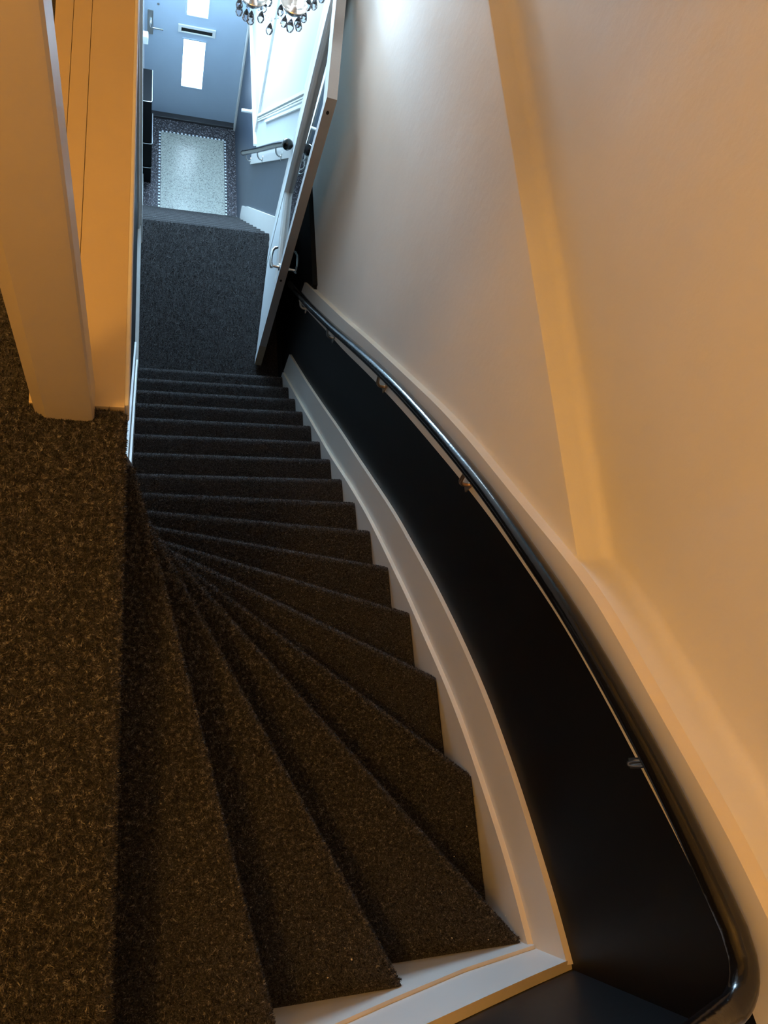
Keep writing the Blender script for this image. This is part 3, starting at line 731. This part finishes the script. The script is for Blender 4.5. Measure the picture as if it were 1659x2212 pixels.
# ------------------------------------------------------------------ chandelier
cc = Vector((0.470, 3.123, -1.005))
ch = thing('chandelier', 'crystal chandelier with drops hanging above the landing', 'chandelier', tuple(cc))
part(MB().lathe(cc, [(0.004, -0.095), (0.016, -0.088), (0.022, -0.070), (0.014, -0.050), (0.030, -0.030), (0.045, -0.005), (0.030, 0.015), (0.012, 0.030), (0.014, 0.10), (0.030, 0.14), (0.016, 0.18), (0.010, 0.30), (0.022, 0.33), (0.006, 0.36)], 20).build('column', 'chrome', None, 40), ch)
part(MB().tube([cc + Vector((0, 0, 0.35)), cc + Vector((0, 0, 3.50))], 0.004, 8).build('suspension_rod', 'chrome'), ch)
part(MB().lathe(cc + Vector((0, 0, 3.47)), [(0.006, -0.03), (0.05, -0.005), (0.055, 0.075)], 20).build('ceiling_rose', 'chrome', None, 40), ch)
drop_me = MB().lathe((0, 0, 0), [(0.0005, 0.0), (0.003, -0.004), (0.0075, -0.014), (0.0115, -0.026), (0.0120, -0.032), (0.009, -0.040), (0.003, -0.045), (0.0005, -0.046)], 8)
bead_me = MB().lathe((0, 0, 0), [(0.0005, 0.006), (0.005, 0.003), (0.006, 0.0), (0.005, -0.003), (0.0005, -0.006)], 8)
dm = drop_me.build('crystal_drop', 'crystal'); bm_ = bead_me.build('bead', 'crystal')
drop_mesh, bead_mesh = dm.data, bm_.data
bpy.data.objects.remove(dm); bpy.data.objects.remove(bm_)
def inst(name, me, p, parent, s=1.0, rz=0.0):
    o = bpy.data.objects.new(name, me); COL.objects.link(o); o.location = p; o.scale = (s, s, s); o.rotation_euler = (0, 0, rz)
    bpy.context.view_layer.update() if False else None
    return part(o, parent)
RA = 0.165
tips = []
cl = bpy.data.lights.new('chandelier_bulbs', 'POINT'); cl.energy = 9.5; cl.color = (0.78, 0.90, 1.0); cl.shadow_soft_size = 0.10
clo = bpy.data.objects.new('chandelier_bulbs', cl); COL.objects.link(clo); clo.location = cc + Vector((0, -0.06, 0.24))
for i in range(6):
    an = math.radians(-120 + 60 * i); d = Vector((math.cos(an), math.sin(an), 0)); tip = cc + d * RA
    tip.z = cc.z - 0.018
    tips.append((tip, d))
    pts = [cc + d * 0.02 + Vector((0, 0, 0.0)), cc + d * 0.06 + Vector((0, 0, -0.045)), cc + d * 0.115 + Vector((0, 0, -0.060)), cc + d * 0.165 + Vector((0, 0, -0.045)), tip + Vector((0, 0, -0.012))]
    arm = part(MB().tube(pts, 0.006, 10).build('arm', 'chrome', None, 60), ch)
    part(MB().lathe(tip, [(0.006, -0.046), (0.012, -0.036), (0.024, -0.032), (0.044, -0.012), (0.056, 0.008), (0.054, 0.010), (0.042, -0.006), (0.014, -0.014), (0.012, 0.012)], 24).build('drip_bowl', 'chrome', None, 40), arm)
    part(MB().lathe(tip, [(0.010, 0.0), (0.010, 0.085), (0.004, 0.088)], 14).build('candle_tube', 'plastic_white', None, 40), arm)
    part(MB().lathe(tip, [(0.005, 0.086), (0.011, 0.100), (0.012, 0.112), (0.007, 0.130), (0.001, 0.146)], 14).build('bulb', 'bulb_lit', None, 60), arm)
    for j in range(5):
        a2 = an + math.radians(72 * j); p = tip + Vector((0.052 * math.cos(a2), 0.052 * math.sin(a2), -0.008))
        inst('bead', bead_mesh, p, arm, 0.8); inst('crystal_drop', drop_mesh, p + Vector((0, 0, -0.010)), arm, 1.25, a2)
    inst('crystal_drop', drop_mesh, tip + Vector((0, 0, -0.058)), arm, 1.45, an)
for i in range(6):
    (a, da), (b, db) = tips[i], tips[(i + 1) % 6]
    for j in range(1, 12):
        t = j / 12; p = a * (1 - t) + b * t; p.z = a.z - 0.020 - 0.055 * 4 * t * (1 - t)
        inst('bead', bead_mesh, p, ch, 0.62)
    mid = (a + b) / 2; inst('bead', bead_mesh, mid + Vector((0, 0, -0.085)), ch, 0.9); inst('crystal_drop', drop_mesh, mid + Vector((0, 0, -0.095)), ch, 1.3)
inst('crystal_drop', drop_mesh, cc + Vector((0, 0, -0.095)), ch, 1.4)

# ------------------------------------------------------------------ crumbs on the carpet
ico = MB().add([(0.0026, 0, 0), (-0.002, 0.0012, 0), (0, -0.0016, 0.0004), (0.0006, 0.0014, 0.0018), (-0.0004, -0.0002, -0.0006)], [(0, 3, 2), (2, 3, 1), (1, 3, 0), (0, 2, 4), (2, 1, 4), (1, 0, 4)])
cro = ico.build('crumb', 'crumb_pale'); crm = cro.data; bpy.data.objects.remove(cro)
CR = (((0.79, -0.405, -0.6), 'tiny pale crumb on the third step, beside the back string board'),
      ((0.84, -0.36, -0.6), 'tiny pale crumb on the third step, the one nearest the corner'),
      ((0.70, -0.39, -0.6), 'tiny pale crumb on the third step, farthest from the corner'),
      ((0.36, -0.385, -0.4), 'tiny pale crumb on the second step, nearest the landing'),
      ((0.41, -0.36, -0.4), 'tiny pale crumb on the second step, nearest its outer tip'),
      ((0.80, -0.24, -0.8), 'tiny pale crumb in the middle of the fourth step'),
      ((0.845, -0.17, -0.8), 'tiny pale crumb on the fourth step beside the right string board'),
      ((0.84, 0.735, -1.4), 'tiny white crumb at the right front corner of the seventh step'))
for i, ((x, y, z), lab) in enumerate(CR):
    o = bpy.data.objects.new('crumb', crm); COL.objects.link(o); o.location = (x, y, z + 0.0065); o.rotation_euler = (0, 0, i * 1.3); s = 0.8 + 0.5 * random.random(); o.scale = (s, s, s)
    tag(o, lab, 'crumb', 'crumbs on the stair carpet')
